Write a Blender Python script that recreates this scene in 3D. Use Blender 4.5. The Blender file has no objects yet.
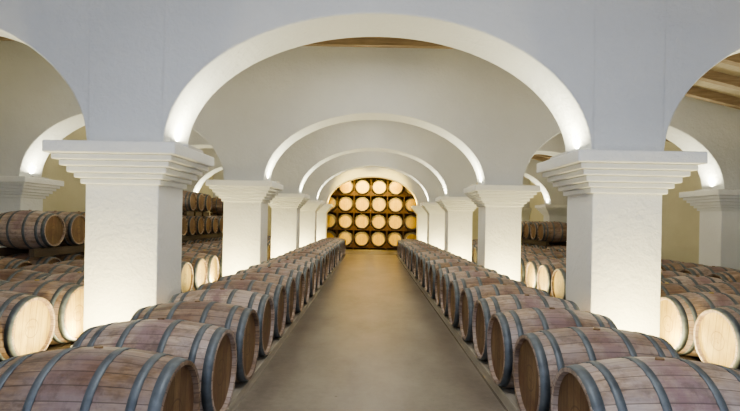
import bpy, bmesh, math, random
from mathutils import Matrix, Vector
random.seed(7)
scene = bpy.context.scene
D = bpy.data

# ------------------------------------------------------------------ helpers
def link(o):
    scene.collection.objects.link(o); return o

def mesh_obj(name, bm, mats, smooth=False, loc=(0,0,0)):
    me = D.meshes.new(name); bm.normal_update(); bm.to_mesh(me); bm.free()
    for m in mats: me.materials.append(m)
    if smooth:
        for p in me.polygons: p.use_smooth = True
    o = D.objects.new(name, me); o.location = loc
    return link(o)

def box(bm, x0, x1, y0, y1, z0, z1, mi=0):
    vs = [bm.verts.new((x, y, z)) for z in (z0, z1) for y in (y0, y1) for x in (x0, x1)]
    for f in ((0,2,3,1),(4,5,7,6),(0,1,5,4),(2,6,7,3),(0,4,6,2),(1,3,7,5)):
        fc = bm.faces.new([vs[i] for i in f]); fc.material_index = mi
    return vs

def bevel(o, w, seg=2):
    m = o.modifiers.new('bevel', 'BEVEL'); m.width = w; m.segments = seg
    m.limit_method = 'ANGLE'; m.angle_limit = math.radians(40)

class NT:
    def __init__(s, name):
        s.m = D.materials.new(name); s.m.use_nodes = True
        s.t = s.m.node_tree; s.b = s.t.nodes['Principled BSDF']
    def n(s, typ, **kw):
        nd = s.t.nodes.new(typ)
        for k, v in kw.items(): setattr(nd, k, v)
        return nd
    def l(s, a, b): s.t.links.new(a, b)
    def math(s, op, a, b=None, c=None, clamp=False):
        nd = s.t.nodes.new('ShaderNodeMath'); nd.operation = op; nd.use_clamp = clamp
        for i, v in enumerate((a, b, c)):
            if v is None: continue
            if isinstance(v, (int, float)): nd.inputs[i].default_value = v
            else: s.l(v, nd.inputs[i])
        return nd.outputs[0]
    def ramp(s, fac, stops):
        nd = s.t.nodes.new('ShaderNodeValToRGB'); cr = nd.color_ramp
        while len(cr.elements) < len(stops): cr.elements.new(0.5)
        for e, (p, c) in zip(cr.elements, stops):
            e.position = p; e.color = (*c, 1)
        s.l(fac, nd.inputs[0]); return nd.outputs[0]
    def mix(s, fac, a, b, blend='MIX'):
        nd = s.t.nodes.new('ShaderNodeMix'); nd.data_type = 'RGBA'; nd.blend_type = blend
        for sock, v in ((nd.inputs[0], fac), (nd.inputs[6], a), (nd.inputs[7], b)):
            if isinstance(v, (int, float)): sock.default_value = v
            elif isinstance(v, tuple): sock.default_value = (*v, 1)
            else: s.l(v, sock)
        return nd.outputs[2]
    def noise(s, vec, scale, detail=4, rough=.55):
        nd = s.n('ShaderNodeTexNoise'); nd.inputs['Scale'].default_value = scale
        nd.inputs['Detail'].default_value = detail; nd.inputs['Roughness'].default_value = rough
        if vec is not None: s.l(vec, nd.inputs['Vector'])
        return nd.outputs['Fac']
    def mapping(s, vec, scale=(1,1,1)):
        nd = s.n('ShaderNodeMapping'); nd.inputs['Scale'].default_value = scale
        s.l(vec, nd.inputs['Vector']); return nd.outputs[0]
    def bump(s, h, strength, dist):
        nd = s.n('ShaderNodeBump'); nd.inputs['Strength'].default_value = strength
        nd.inputs['Distance'].default_value = dist
        s.l(h, nd.inputs['Height']); s.l(nd.outputs[0], s.b.inputs['Normal'])

def plaster(name, c1, c2, bs=.6):
    t = NT(name); geo = t.n('ShaderNodeNewGeometry').outputs['Position']
    big = t.noise(geo, .9, 5); fine = t.noise(geo, 22, 5, .6)
    col = t.ramp(big, [(.3, c2), (.65, c1)])
    t.l(col, t.b.inputs['Base Color']); t.b.inputs['Roughness'].default_value = .85
    h = t.math('ADD', t.math('MULTIPLY', fine, .6), t.noise(geo, 5, 3))
    t.bump(h, bs, .025)
    return t.m

M_wall = plaster('whitewashed_plaster', (.71,.73,.74), (.65,.67,.68))
M_pier = plaster('pier_plaster', (.85,.87,.87), (.80,.82,.82), .7)
M_side = plaster('cream_plaster', (.70,.67,.50), (.62,.59,.43))

def concrete(name, c1, c2, c3, rough):
    t = NT(name); geo = t.n('ShaderNodeNewGeometry').outputs['Position']
    a = t.noise(t.mapping(geo, (1,.5,1)), 1.3, 7, .65); b = t.noise(geo, 14, 6, .65)
    col = t.ramp(a, [(.32, c1), (.5, c2), (.68, c3)])
    col = t.mix(.5, col, t.ramp(b, [(.3, (.25,.25,.25)), (.7, (.75,.75,.75))]), 'SOFT_LIGHT')
    sep = t.n('ShaderNodeSeparateXYZ'); t.l(geo, sep.inputs[0])
    m = t.math('MODULO', t.math('ADD', sep.outputs['Y'], 1.0), 4.42)
    j = t.math('LESS_THAN', m, .012)
    col = t.mix(t.math('MULTIPLY', j, .45), col, (.06,.05,.04))
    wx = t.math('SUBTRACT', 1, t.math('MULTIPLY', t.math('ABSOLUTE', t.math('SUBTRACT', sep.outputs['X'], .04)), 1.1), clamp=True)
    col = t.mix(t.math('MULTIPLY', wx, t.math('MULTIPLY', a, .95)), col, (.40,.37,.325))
    t.l(col, t.b.inputs['Base Color'])
    t.l(t.math('MULTIPLY_ADD', b, .3, rough), t.b.inputs['Roughness'])
    t.bump(b, .15, .01)
    return t.m
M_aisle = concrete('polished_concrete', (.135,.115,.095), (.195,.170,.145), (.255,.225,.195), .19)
M_floor = concrete('rough_concrete', (.10,.085,.07), (.14,.12,.10), (.18,.155,.13), .6)

def wood(name, c1, c2, axis=(1,12,12), rough=.6):
    t = NT(name); geo = t.n('ShaderNodeTexCoord').outputs['Object']
    g = t.noise(t.mapping(geo, axis), 3, 6, .6)
    col = t.ramp(g, [(.3, c1), (.7, c2)])
    t.l(col, t.b.inputs['Base Color']); t.b.inputs['Roughness'].default_value = rough
    t.bump(g, .3, .005); return t.m
M_beam = wood('ceiling_timber', (.22,.16,.10), (.36,.28,.19))
M_plank = wood('ceiling_plank', (.34,.29,.21), (.48,.42,.31), (8,1,8))
M_rail = wood('rail_timber', (.34,.31,.26), (.48,.44,.37), (12,1,12))
M_rail2 = wood('dark_rail_timber', (.07,.05,.035), (.12,.09,.065), (12,1,12))  # darker timber tone for the side-row and tier rails
M_dark = wood('dark_timber', (.025,.012,.006), (.06,.03,.014), (8,8,1))
tt = NT('rack_steel'); tt.b.inputs['Base Color'].default_value = (.05,.02,.008,1); tt.b.inputs['Roughness'].default_value=.6; M_steel = tt.m
tt = NT('lamp_housing'); tt.b.inputs['Base Color'].default_value = (.6,.6,.6,1); tt.b.inputs['Roughness'].default_value=.4; M_lamp = tt.m

# --- barrel materials
NST = 28
def stave_mat():
    t = NT('oak_staves'); co = t.n('ShaderNodeTexCoord').outputs['Object']
    sep = t.n('ShaderNodeSeparateXYZ'); t.l(co, sep.inputs[0])
    rnd = t.n('ShaderNodeObjectInfo').outputs['Random']
    ang = t.math('ARCTAN2', sep.outputs['Z'], sep.outputs['Y'])
    sf = t.math('MULTIPLY_ADD', ang, NST/(2*math.pi), NST)
    sid = t.math('FLOOR', sf)
    wn = t.n('ShaderNodeTexWhiteNoise', noise_dimensions='2D')
    cb = t.n('ShaderNodeCombineXYZ'); t.l(sid, cb.inputs[0]); t.l(t.math('MULTIPLY', rnd, 57.3), cb.inputs[1])
    t.l(cb.outputs[0], wn.inputs['Vector'])
    add = t.n('ShaderNodeVectorMath', operation='ADD'); t.l(co, add.inputs[0])
    cb2 = t.n('ShaderNodeCombineXYZ'); t.l(t.math('MULTIPLY', rnd, 31.7), cb2.inputs[0]); t.l(t.math('MULTIPLY', wn.outputs['Value'], 3.0), cb2.inputs[1])
    t.l(cb2.outputs[0], add.inputs[1]); v = add.outputs[0]
    cb3 = t.n('ShaderNodeCombineXYZ'); t.l(t.math('MULTIPLY', rnd, 77.7), cb3.inputs[0])
    add3 = t.n('ShaderNodeVectorMath', operation='ADD'); t.l(co, add3.inputs[0]); t.l(cb3.outputs[0], add3.inputs[1]); vc = add3.outputs[0]
    grain = t.noise(t.mapping(v, (2,28,28)), 2.2, 6, .6)
    base = t.ramp(wn.outputs['Value'], [(0, (.21,.135,.08)), (.45, (.31,.215,.14)), (1, (.43,.315,.215))])
    base = t.mix(.8, base, t.ramp(grain, [(.3, (.1,.08,.06)), (.7, (.88,.83,.8))]), 'SOFT_LIGHT')
    tint = t.noise(vc, 2.6, 5, .65)
    base = t.mix(t.math('MULTIPLY', t.ramp(tint, [(.38,(0,0,0)), (.60,(1,1,1))]), .72), base, (.36,.295,.285))
    ax = t.math('ABSOLUTE', sep.outputs['X'])
    sn = t.noise(t.mapping(vc, (1.6,1,1)), 4.5, 6, .7)
    st = t.math('SUBTRACT', t.math('MULTIPLY', sn, .85), t.math('MULTIPLY', ax, 1.1))
    st = t.math('SUBTRACT', st, .24)
    st = t.math('MULTIPLY', t.math('MULTIPLY', st, 6, clamp=True), t.math('GREATER_THAN', sep.outputs['Z'], .0))
    st = t.math('MULTIPLY', st, t.math('MULTIPLY_ADD', rnd, .5, .25))
    base = t.mix(st, base, (.19,.095,.12))
    fr = t.math('FRACT', sf); seam = t.math('LESS_THAN', t.math('MINIMUM', fr, t.math('SUBTRACT', 1, fr)), .04)
    base = t.mix(t.math('MULTIPLY', seam, .6), base, (.05,.035,.03))
    dirt = t.ramp(t.noise(vc, 9, 6, .7), [(.50,(0,0,0)), (.66,(1,1,1))])
    base = t.mix(t.math('MULTIPLY', dirt, .6), base, (.11,.075,.06))
    hs = t.n('ShaderNodeHueSaturation'); t.l(base, hs.inputs['Color'])
    t.l(t.math('MULTIPLY_ADD', rnd, .6, .76), hs.inputs['Value']); t.l(t.math('MULTIPLY_ADD', rnd, -.3, 1.05), hs.inputs['Saturation'])
    t.l(hs.outputs[0], t.b.inputs['Base Color']); t.b.inputs['Roughness'].default_value = .42
    t.bump(grain, .4, .004); return t.m
def head_mat(name, ca, cb_, stain):
    t = NT(name); co = t.n('ShaderNodeTexCoord').outputs['Object']
    sep = t.n('ShaderNodeSeparateXYZ'); t.l(co, sep.inputs[0])
    rnd = t.n('ShaderNodeObjectInfo').outputs['Random']
    q = t.math('MULTIPLY_ADD', sep.outputs['Y'], 1/.085, 50.5)
    idn = t.math('FLOOR', q)
    wn = t.n('ShaderNodeTexWhiteNoise', noise_dimensions='2D')
    cb = t.n('ShaderNodeCombineXYZ'); t.l(idn, cb.inputs[0]); t.l(t.math('MULTIPLY', rnd, 91.3), cb.inputs[1]); t.l(cb.outputs[0], wn.inputs['Vector'])
    cb3 = t.n('ShaderNodeCombineXYZ'); t.l(t.math('MULTIPLY', rnd, 47.7), cb3.inputs[0])
    add3 = t.n('ShaderNodeVectorMath', operation='ADD'); t.l(co, add3.inputs[0]); t.l(cb3.outputs[0], add3.inputs[1]); vc = add3.outputs[0]
    grain = t.noise(t.mapping(vc, (20,20,2)), 3, 5, .6)
    base = t.ramp(wn.outputs['Value'], [(0, ca), (1, cb_)])
    base = t.mix(.45, base, t.ramp(grain, [(.3, (.2,.15,.1)), (.7, (.8,.75,.7))]), 'SOFT_LIGHT')
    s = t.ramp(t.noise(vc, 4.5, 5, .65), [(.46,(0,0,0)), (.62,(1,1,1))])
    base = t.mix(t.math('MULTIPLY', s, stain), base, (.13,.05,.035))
    fr = t.math('FRACT', q); seam = t.math('LESS_THAN', t.math('MINIMUM', fr, t.math('SUBTRACT', 1, fr)), .03)
    base = t.mix(t.math('MULTIPLY', seam, .6), base, (.06,.035,.02))
    r = t.math('SQRT', t.math('ADD', t.math('POWER', sep.outputs['Y'], 2), t.math('POWER', sep.outputs['Z'], 2)))
    ring = t.math('LESS_THAN', t.math('ABSOLUTE', t.math('SUBTRACT', r, .085)), .005)
    let = t.math('GREATER_THAN', t.noise(t.mapping(co, (1,60,14)), 1, 2), .54)
    blk = t.math('MULTIPLY', t.math('LESS_THAN', t.math('ABSOLUTE', sep.outputs['Z']), .022), t.math('LESS_THAN', t.math('ABSOLUTE', sep.outputs['Y']), .07))
    mk = t.math('MAXIMUM', ring, t.math('MULTIPLY', let, blk))
    base = t.mix(t.math('MULTIPLY', mk, .45), base, (.08,.04,.025))
    t.l(base, t.b.inputs['Base Color']); t.b.inputs['Roughness'].default_value = .55
    return t.m
def hoop_mat():
    t = NT('galvanised_hoop'); co = t.n('ShaderNodeTexCoord').outputs['Object']
    n = t.noise(co, 9, 5, .6)
    t.l(t.ramp(n, [(.3, (.10,.117,.137)), (.7, (.20,.23,.255))]), t.b.inputs['Base Color'])
    t.b.inputs['Metallic'].default_value = .4
    t.l(t.math('MULTIPLY_ADD', n, .3, .36), t.b.inputs['Roughness']); return t.m
M_st, M_hp = stave_mat(), hoop_mat()
M_hd_shaded = head_mat('shaded_oak_head', (.16,.10,.055), (.26,.175,.10), .5)  # shade painted into the oak tone; the stain mask is wine
M_hd_lit = head_mat('lit_oak_head', (.44,.33,.12), (.56,.44,.18), .22)  # yellow of the floodlights painted into the oak tone
M_hd_gold = head_mat('gold_lit_oak_head', (.62,.42,.08), (.72,.52,.12), .08)  # golden light on the end stack painted into the head colour

# ------------------------------------------------------------------ barrel mesh
L2, RB, RH = .47, .35, .285
def prof(x): return RB - (RB-RH)*(abs(x)/L2)**2
def make_barrel(M_hd):
    bm = bmesh.new(); per = 4; N = NST*per
    def ring(x, r, groove=0):
        vs = []
        for i in range(N):
            rr = r - (groove if i % per == 0 else 0)
            a = 2*math.pi*i/N; vs.append(bm.verts.new((x, rr*math.cos(a), rr*math.sin(a))))
        return vs
    def skin(a, b, mi, sm=True):
        for i in range(N):
            f = bm.faces.new((a[i], a[(i+1)%N], b[(i+1)%N], b[i])); f.material_index = mi; f.smooth = sm
    K = 16; xs = [-L2 + 2*L2*k/K for k in range(K+1)]
    rings = [ring(x, prof(x), .0035) for x in xs]
    for a, b in zip(rings, rings[1:]): skin(b, a, 0)
    for s in (-1, 1):
        e = rings[-1] if s > 0 else rings[0]
        c0 = ring(s*L2, RH-.004, .002); c1 = ring(s*(L2-.002), RH-.022); c2 = ring(s*(L2-.032), RH-.026)
        for a, b in ((e, c0), (c0, c1), (c1, c2)):
            (skin(b, a, 0, False) if s > 0 else skin(a, b, 0, False))
        f = bm.faces.new(c2 if s > 0 else c2[::-1]); f.material_index = 1
    for c, w in ((.438, .056), (.335, .042), (.135, .042)):
        for s in (-1, 1):
            a0, a1 = s*c - w/2, s*c + w/2; a0, a1 = max(a0, -L2+.004), min(a1, L2-.004)
            t = .0035
            r = [ring(a0, prof(a0)-.006), ring(a0, prof(a0)+t), ring(a1, prof(a1)+t), ring(a1, prof(a1)-.006)]
            for i in range(3): skin(r[i+1], r[i], 2, i == 1)
    n = 14; z0, z1 = RB-.01, RB+.008
    lo = [bm.verts.new((.024*math.cos(2*math.pi*i/n), .024*math.sin(2*math.pi*i/n), z0)) for i in range(n)]
    hi = [bm.verts.new((.021*math.cos(2*math.pi*i/n), .021*math.sin(2*math.pi*i/n), z1)) for i in range(n)]
    for i in range(n):
        f = bm.faces.new((lo[i], lo[(i+1)%n], hi[(i+1)%n], hi[i])); f.material_index = 1
    f = bm.faces.new(hi); f.material_index = 1
    bmesh.ops.recalc_face_normals(bm, faces=bm.faces)
    me = D.meshes.new('wine_barrel'); bm.to_mesh(me); bm.free()
    for m in (M_st, M_hd, M_hp): me.materials.append(m)
    return me
me_shaded, me_lit, me_gold = make_barrel(M_hd_shaded), make_barrel(M_hd_lit), make_barrel(M_hd_gold)
def barrel(x, y, z, rotz=0, tilt=None, me=None, sc=1):
    o = D.objects.new('wine_barrel', me or me_lit); o.location = (x, y, z)
    o.rotation_euler = (random.uniform(-.15, .15) if tilt is None else tilt, 0, rotz)
    o.scale = (1, sc, sc)
    return link(o)

# ------------------------------------------------------------------ architecture
Y1, SP, NP, TH = 4.73, 4.42, 5, .62
ZS, RISE = 2.16, 1.34
PL = [Y1 + SP*i for i in range(NP)]
bays = [(-6.72,-2.82), (-2.06, 2.16), (2.88, 6.72)]
XW = 7.4; YF, YB = -1.2, 25.2
def ztop(x): return 4.8 if x < 2.4 else 4.8 - (x-2.4)*.235

def arcade_wall(y0):
    pts = [(-XW, ZS)]
    for a, b in bays:
        c, r = (a+b)/2, (b-a)/2; n = 56
        for i in range(n+1):
            th = math.pi*(1 - i/n)
            pts.append((c + r*math.cos(th), ZS + RISE*max(0, math.sin(th))))
    pts.append((XW, ZS))
    bm = bmesh.new(); y1 = y0+TH
    F = [(bm.verts.new((x,y0,zb)), bm.verts.new((x,y0,ztop(x))), bm.verts.new((x,y1,zb)), bm.verts.new((x,y1,ztop(x)))) for x, zb in pts]
    for a, b in zip(F, F[1:]):
        bm.faces.new((a[0], b[0], b[1], a[1]))
        bm.faces.new((b[2], a[2], a[3], b[3]))
        bm.faces.new((a[0], a[2], b[2], b[0]))
        bm.faces.new((a[1], b[1], b[3], a[3]))
    bm.faces.new((F[0][0], F[0][1], F[0][3], F[0][2])); bm.faces.new((F[-1][0], F[-1][2], F[-1][3], F[-1][1]))
    bmesh.ops.recalc_face_normals(bm, faces=bm.faces)
    o = mesh_obj('arcade_wall', bm, [M_wall]); bevel(o, .018, 2)
for y in PL: arcade_wall(y)

TIERS = [(1.77,1.825,.035), (1.825,1.875,.075), (1.875,1.935,.12), (1.935,1.99,.165), (1.99,2.045,.21), (2.045,2.16,.26)]
def pier(x0, x1, y0, ovl=True, ovr=True):
    bm = bmesh.new(); y1 = y0+TH
    box(bm, x0, x1, y0, y1, 0, 1.80)
    for za, zb, ov in TIERS:
        box(bm, x0-(ov if ovl else 0), x1+(ov if ovr else 0), y0-ov, y1+ov, za, zb)
    o = mesh_obj('arcade_pier', bm, [M_pier]); bevel(o, .012, 2)
def area(name, loc, size, power, col, target=None, dirv=None):
    l = D.lights.new(name, 'AREA'); l.shape = 'RECTANGLE'; l.size, l.size_y = size
    l.energy = power; l.color = col
    o = D.objects.new(name, l); o.location = loc
    d = Vector(dirv) if dirv is not None else Vector(target)-Vector(loc)
    o.rotation_euler = d.to_track_quat('-Z', 'Y').to_euler(); return link(o)
WARM = (1.0, .83, .40); SOFT = (1.0, .93, .66); GOLD = (1, .64, .13)
def uplight_fixture(x, y, z):
    bm = bmesh.new(); box(bm, -.03, .03, -.22, .22, 0, .025); box(bm, -.022, .022, -.20, .20, .025, .032)
    mesh_obj('cornice_uplight', bm, [M_lamp], loc=(x, y, z))
for i, y in enumerate(PL):
    pier(-2.82, -2.10, y); pier(2.18, 2.87, y)
    pier(-XW, -6.68, y, ovl=False); pier(6.68, XW, y, ovr=False)
    ym = y+TH/2
    for k, (a, b) in enumerate(bays):
        for x, dx in ((a+.18, .3), (b-.18, -.3)):
            uplight_fixture(x, ym, ZS)
            last = (i == NP-1 and k == 1)
            area('cornice_lamp', (x, ym, ZS+.045), (.04, .42), 16 if last else 21, GOLD if last else SOFT, dirv=(dx, 0, 1))

# shell
bm = bmesh.new(); box(bm, -XW-.2, -1.03, YF, YB, -.2, 0); box(bm, 1.07, XW+.2, YF, YB, -.2, 0); box(bm, -1.03, 1.07, 20.2, YB, -.2, 0)
mesh_obj('floor', bm, [M_floor])
bm = bmesh.new(); box(bm, -1.03, 1.07, YF, 20.2, -.2, .006); mesh_obj('floor_aisle', bm, [M_aisle])
bm = bmesh.new(); box(bm, -XW-.2, -XW, YF, YB, 0, 5.0); mesh_obj('wall_left', bm, [M_side])
bm = bmesh.new(); box(bm, XW, XW+.2, YF, YB, 0, 3.62); mesh_obj('wall_right', bm, [M_side])
bm = bmesh.new(); box(bm, -XW-.2, XW+.2, YB, YB+.2, 0, 5.0); mesh_obj('wall_back', bm, [M_side])
bm = bmesh.new()
P = [(-XW-.2, 4.8), (2.4, 4.8), (XW+.2, ztop(XW+.2))]
lo = [[bm.verts.new((x, y, z)) for x, z in P] for y in (YF, YB+.2)]
hi = [[bm.verts.new((x, y, z+.15)) for x, z in P] for y in (YF, YB+.2)]
for i in range(2):
    bm.faces.new((lo[0][i], lo[1][i], lo[1][i+1], lo[0][i+1])); bm.faces.new((hi[0][i], hi[0][i+1], hi[1][i+1], hi[1][i]))
    bm.faces.new((lo[0][i], lo[0][i+1], hi[0][i+1], hi[0][i])); bm.faces.new((lo[1][i+1], lo[1][i], hi[1][i], hi[1][i+1]))
bm.faces.new((lo[0][0], hi[0][0], hi[1][0], lo[1][0])); bm.faces.new((lo[0][2], lo[1][2], hi[1][2], hi[0][2]))
mesh_obj('ceiling', bm, [M_plank])
edges = [YF] + [v for y in PL for v in (y, y+TH)] + [YB]
for a, b in zip(edges[0::2], edges[1::2]):
    n = max(2, int((b-a)/.7))
    for k in range(n):
        yy = a + (b-a)*(k+.5)/n
        bm = bmesh.new()
        Q = [(-XW+.02, 4.8), (2.4, 4.8), (XW-.02, ztop(XW-.02))]
        r = [[bm.verts.new((x, yy+dy, z+dz)) for dy, dz in ((-.06,-.16), (.06,-.16), (.06,0), (-.06,0))] for x, z in Q]
        for p, q in zip(r, r[1:]):
            for j in range(4): bm.faces.new((p[j], p[(j+1)%4], q[(j+1)%4], q[j]))
        bm.faces.new(r[0][::-1]); bm.faces.new(r[-1])
        bmesh.ops.recalc_face_normals(bm, faces=bm.faces)
        mesh_obj('ceiling_joist', bm, [M_beam])

# ------------------------------------------------------------------ barrel rows
S, Y0, ZC = .74, 2.56, .40
def rails(xc, y0, y1, z0, z1, off=.33, hw=.045, mat=None):
    bm = bmesh.new()
    for s in (-1, 1):
        box(bm, s*off-hw, s*off+hw, y0, y1, z0, z1)
    mesh_obj('barrel_rail', bm, [mat or M_rail2], loc=(xc, 0, 0))
for sx in (-1, 1):
    for row, xc in enumerate((1.50, 3.63, 4.62, 6.12)):
        n = 23 if row == 0 else 25
        off = 0 if row == 0 else (.42, -.1, .12)[row-1]
        cx = sx*xc + .045
        if row == 3: cx = sx*xc
        for k in range(n):
            barrel(cx + random.uniform(-.015, .015), Y0+off+S*k, ZC, me=me_shaded if row in (0, 2, 3) else me_lit)
        if row == 0: rails(cx, Y0-.45, Y0+S*(n-1)+.45, 0, .092, .395, .055, M_rail)
        else: rails(cx, Y0-.45, Y0+off+S*(n-1)+.45, .0, .078)
def tier(xc, lvl, ya, yb):
    zr0 = .718 + (lvl-1)*.776; zc = ZC + lvl*.776
    ys = [Y0+.12+S*k for k in range(25)]
    ys = [y for y in ys if ya <= y <= yb and (lvl < 2 or all(not (p-.7 < y < p+TH+.7) for p in PL))]
    for y in ys: barrel(xc, y, zc, me=me_shaded)
    rails(xc, ya-.3, yb+.3, zr0, zr0+.142) if lvl < 2 else [rails(xc, y-.3, y+.3, zr0, zr0+.142) for y in ys]
tier(-6.12, 1, 8.5, 20.5); tier(-6.12, 2, 14.6, 20.5)
tier(6.12, 1, 16.0, 20.5)

# ------------------------------------------------------------------ end stack
ys = 23.95
cols = [-2.08+.82*i for i in range(6)]; rws = [.52, 1.37, 2.22, 3.07]
for cx in cols:
    for rz in rws: barrel(cx, ys, rz, rotz=math.pi/2, tilt=0, sc=1.10, me=me_gold)
bm = bmesh.new()
xe = [cols[0]-.41+.82*i for i in range(7)]
for yy in (ys-.34, ys+.34):
    for x in xe: box(bm, x-.025, x+.025, yy-.03, yy+.03, 0, 3.62)
    for rz in rws: 
        box(bm, xe[0], xe[-1], yy-.025, yy+.025, rz-.42, rz-.365)
        for cx in cols:
            for s in (-1, 1):
                v = [bm.verts.new(p) for p in ((cx+s*.19, yy-.02, rz-.365), (cx+s*.39, yy-.02, rz-.365), (cx+s*.39, yy-.02, rz-.165),
                                               (cx+s*.19, yy+.02, rz-.365), (cx+s*.39, yy+.02, rz-.365), (cx+s*.39, yy+.02, rz-.165))]
                for f in ((0,1,2), (5,4,3), (0,3,4,1), (1,4,5,2), (2,5,3,0)): bm.faces.new([v[i] for i in f])
    box(bm, xe[0], xe[-1], yy-.025, yy+.025, 3.55, 3.61)
bmesh.ops.recalc_face_normals(bm, faces=bm.faces)
mesh_obj('barrel_rack', bm, [M_steel])
bm = bmesh.new()
for i in range(28): box(bm, -2.75+i*.2, -2.75+i*.2+.19, YB-.06, YB-.005, 0, 3.7)
mesh_obj('added_dark_backboard', bm, [M_dark])  # dark boards added to stand for the shade between stacked barrels

# ------------------------------------------------------------------ lights
def floodlight(x, y):
    bm = bmesh.new(); box(bm, -.07, .07, -.06, .06, 0, .03); box(bm, -.10, .10, -.05, .05, .03, .10)
    mesh_obj('floor_floodlight', bm, [M_lamp], loc=(x, y, 0))
for i, y in enumerate(PL):
    for sx in (-1, 1):
        x = sx*2.5
        floodlight(x, y-.6)
        area('floor_flood', (x, y-.6, .13), (.2, .09), 38, WARM, target=(x+sx*.25, y+.0, 1.0))
        x = sx*3.0
        floodlight(x, y+TH/2)
        area('floor_flood', (x, y+TH/2, .13), (.18, .09), 16, WARM, target=(x+sx*.1, y+TH/2, 1.5))
        floodlight(x, y+2.4)
        area('floor_flood', (x, y+2.4, .13), (.18, .09), 12, WARM, target=(x+sx*.3, y+2.4, 1.5))
CO = (.97, .98, .98)
mids = [1.8] + [y+TH+(SP-TH)/2 for y in PL]
for i, ym in enumerate(mids):  # unseen fill lights added overhead to brighten floor and barrel tops
    if ym > 24: continue
    area('ceiling_fill', (0, ym, 4.55), (1.0, .8), 66 if i == 0 else 36, CO if i == 0 else (1,.96,.85), dirv=(0,0,-1))
    area('ceiling_fill', (-4.7, ym, 4.55), (1.0, .8), 7, CO, dirv=(0,0,-1))
    area('ceiling_fill', (4.2, ym, 4.1), (1.0, .8), 8, CO, dirv=(0,0,-1))
for x in (-1.2, 1.2):
    l = D.lights.new('stack_spot', 'SPOT'); l.energy = 1150; l.color = (1, .70, .14); l.spot_size = math.radians(46); l.spot_blend = .6; l.shadow_soft_size = .1
    o = D.objects.new('stack_spot', l); o.location = (x, 19.3, 4.3)
    o.rotation_euler = (Vector((x*.3, 23.8, 1.9))-o.location).to_track_quat('-Z','Y').to_euler(); link(o)
area('stack_lamp', (0, 23.15, 3.42), (2.6, .1), 85, (1, .70, .14), dirv=(0,.3,-1))

w = D.worlds.new('world'); scene.world = w; w.use_nodes = True
w.node_tree.nodes['Background'].inputs[0].default_value = (.77, .84, 1, 1)
w.node_tree.nodes['Background'].inputs[1].default_value = 1.0

# ------------------------------------------------------------------ camera
cam = D.cameras.new('camera'); cam.sensor_width = 36; cam.lens = 36*480/740
cam.shift_y = 14.5/740; cam.shift_x = -1/740
co = D.objects.new('camera', cam); link(co)
co.matrix_world = Matrix.Translation((0, 0, 1.465)) @ Matrix.Rotation(math.radians(90), 4, 'X') @ Matrix.Rotation(math.radians(1.05), 4, 'Z')
scene.camera = co
scene.view_settings.view_transform = 'AgX'
scene.view_settings.look = 'AgX - Medium High Contrast'
scene.view_settings.exposure = 0.25
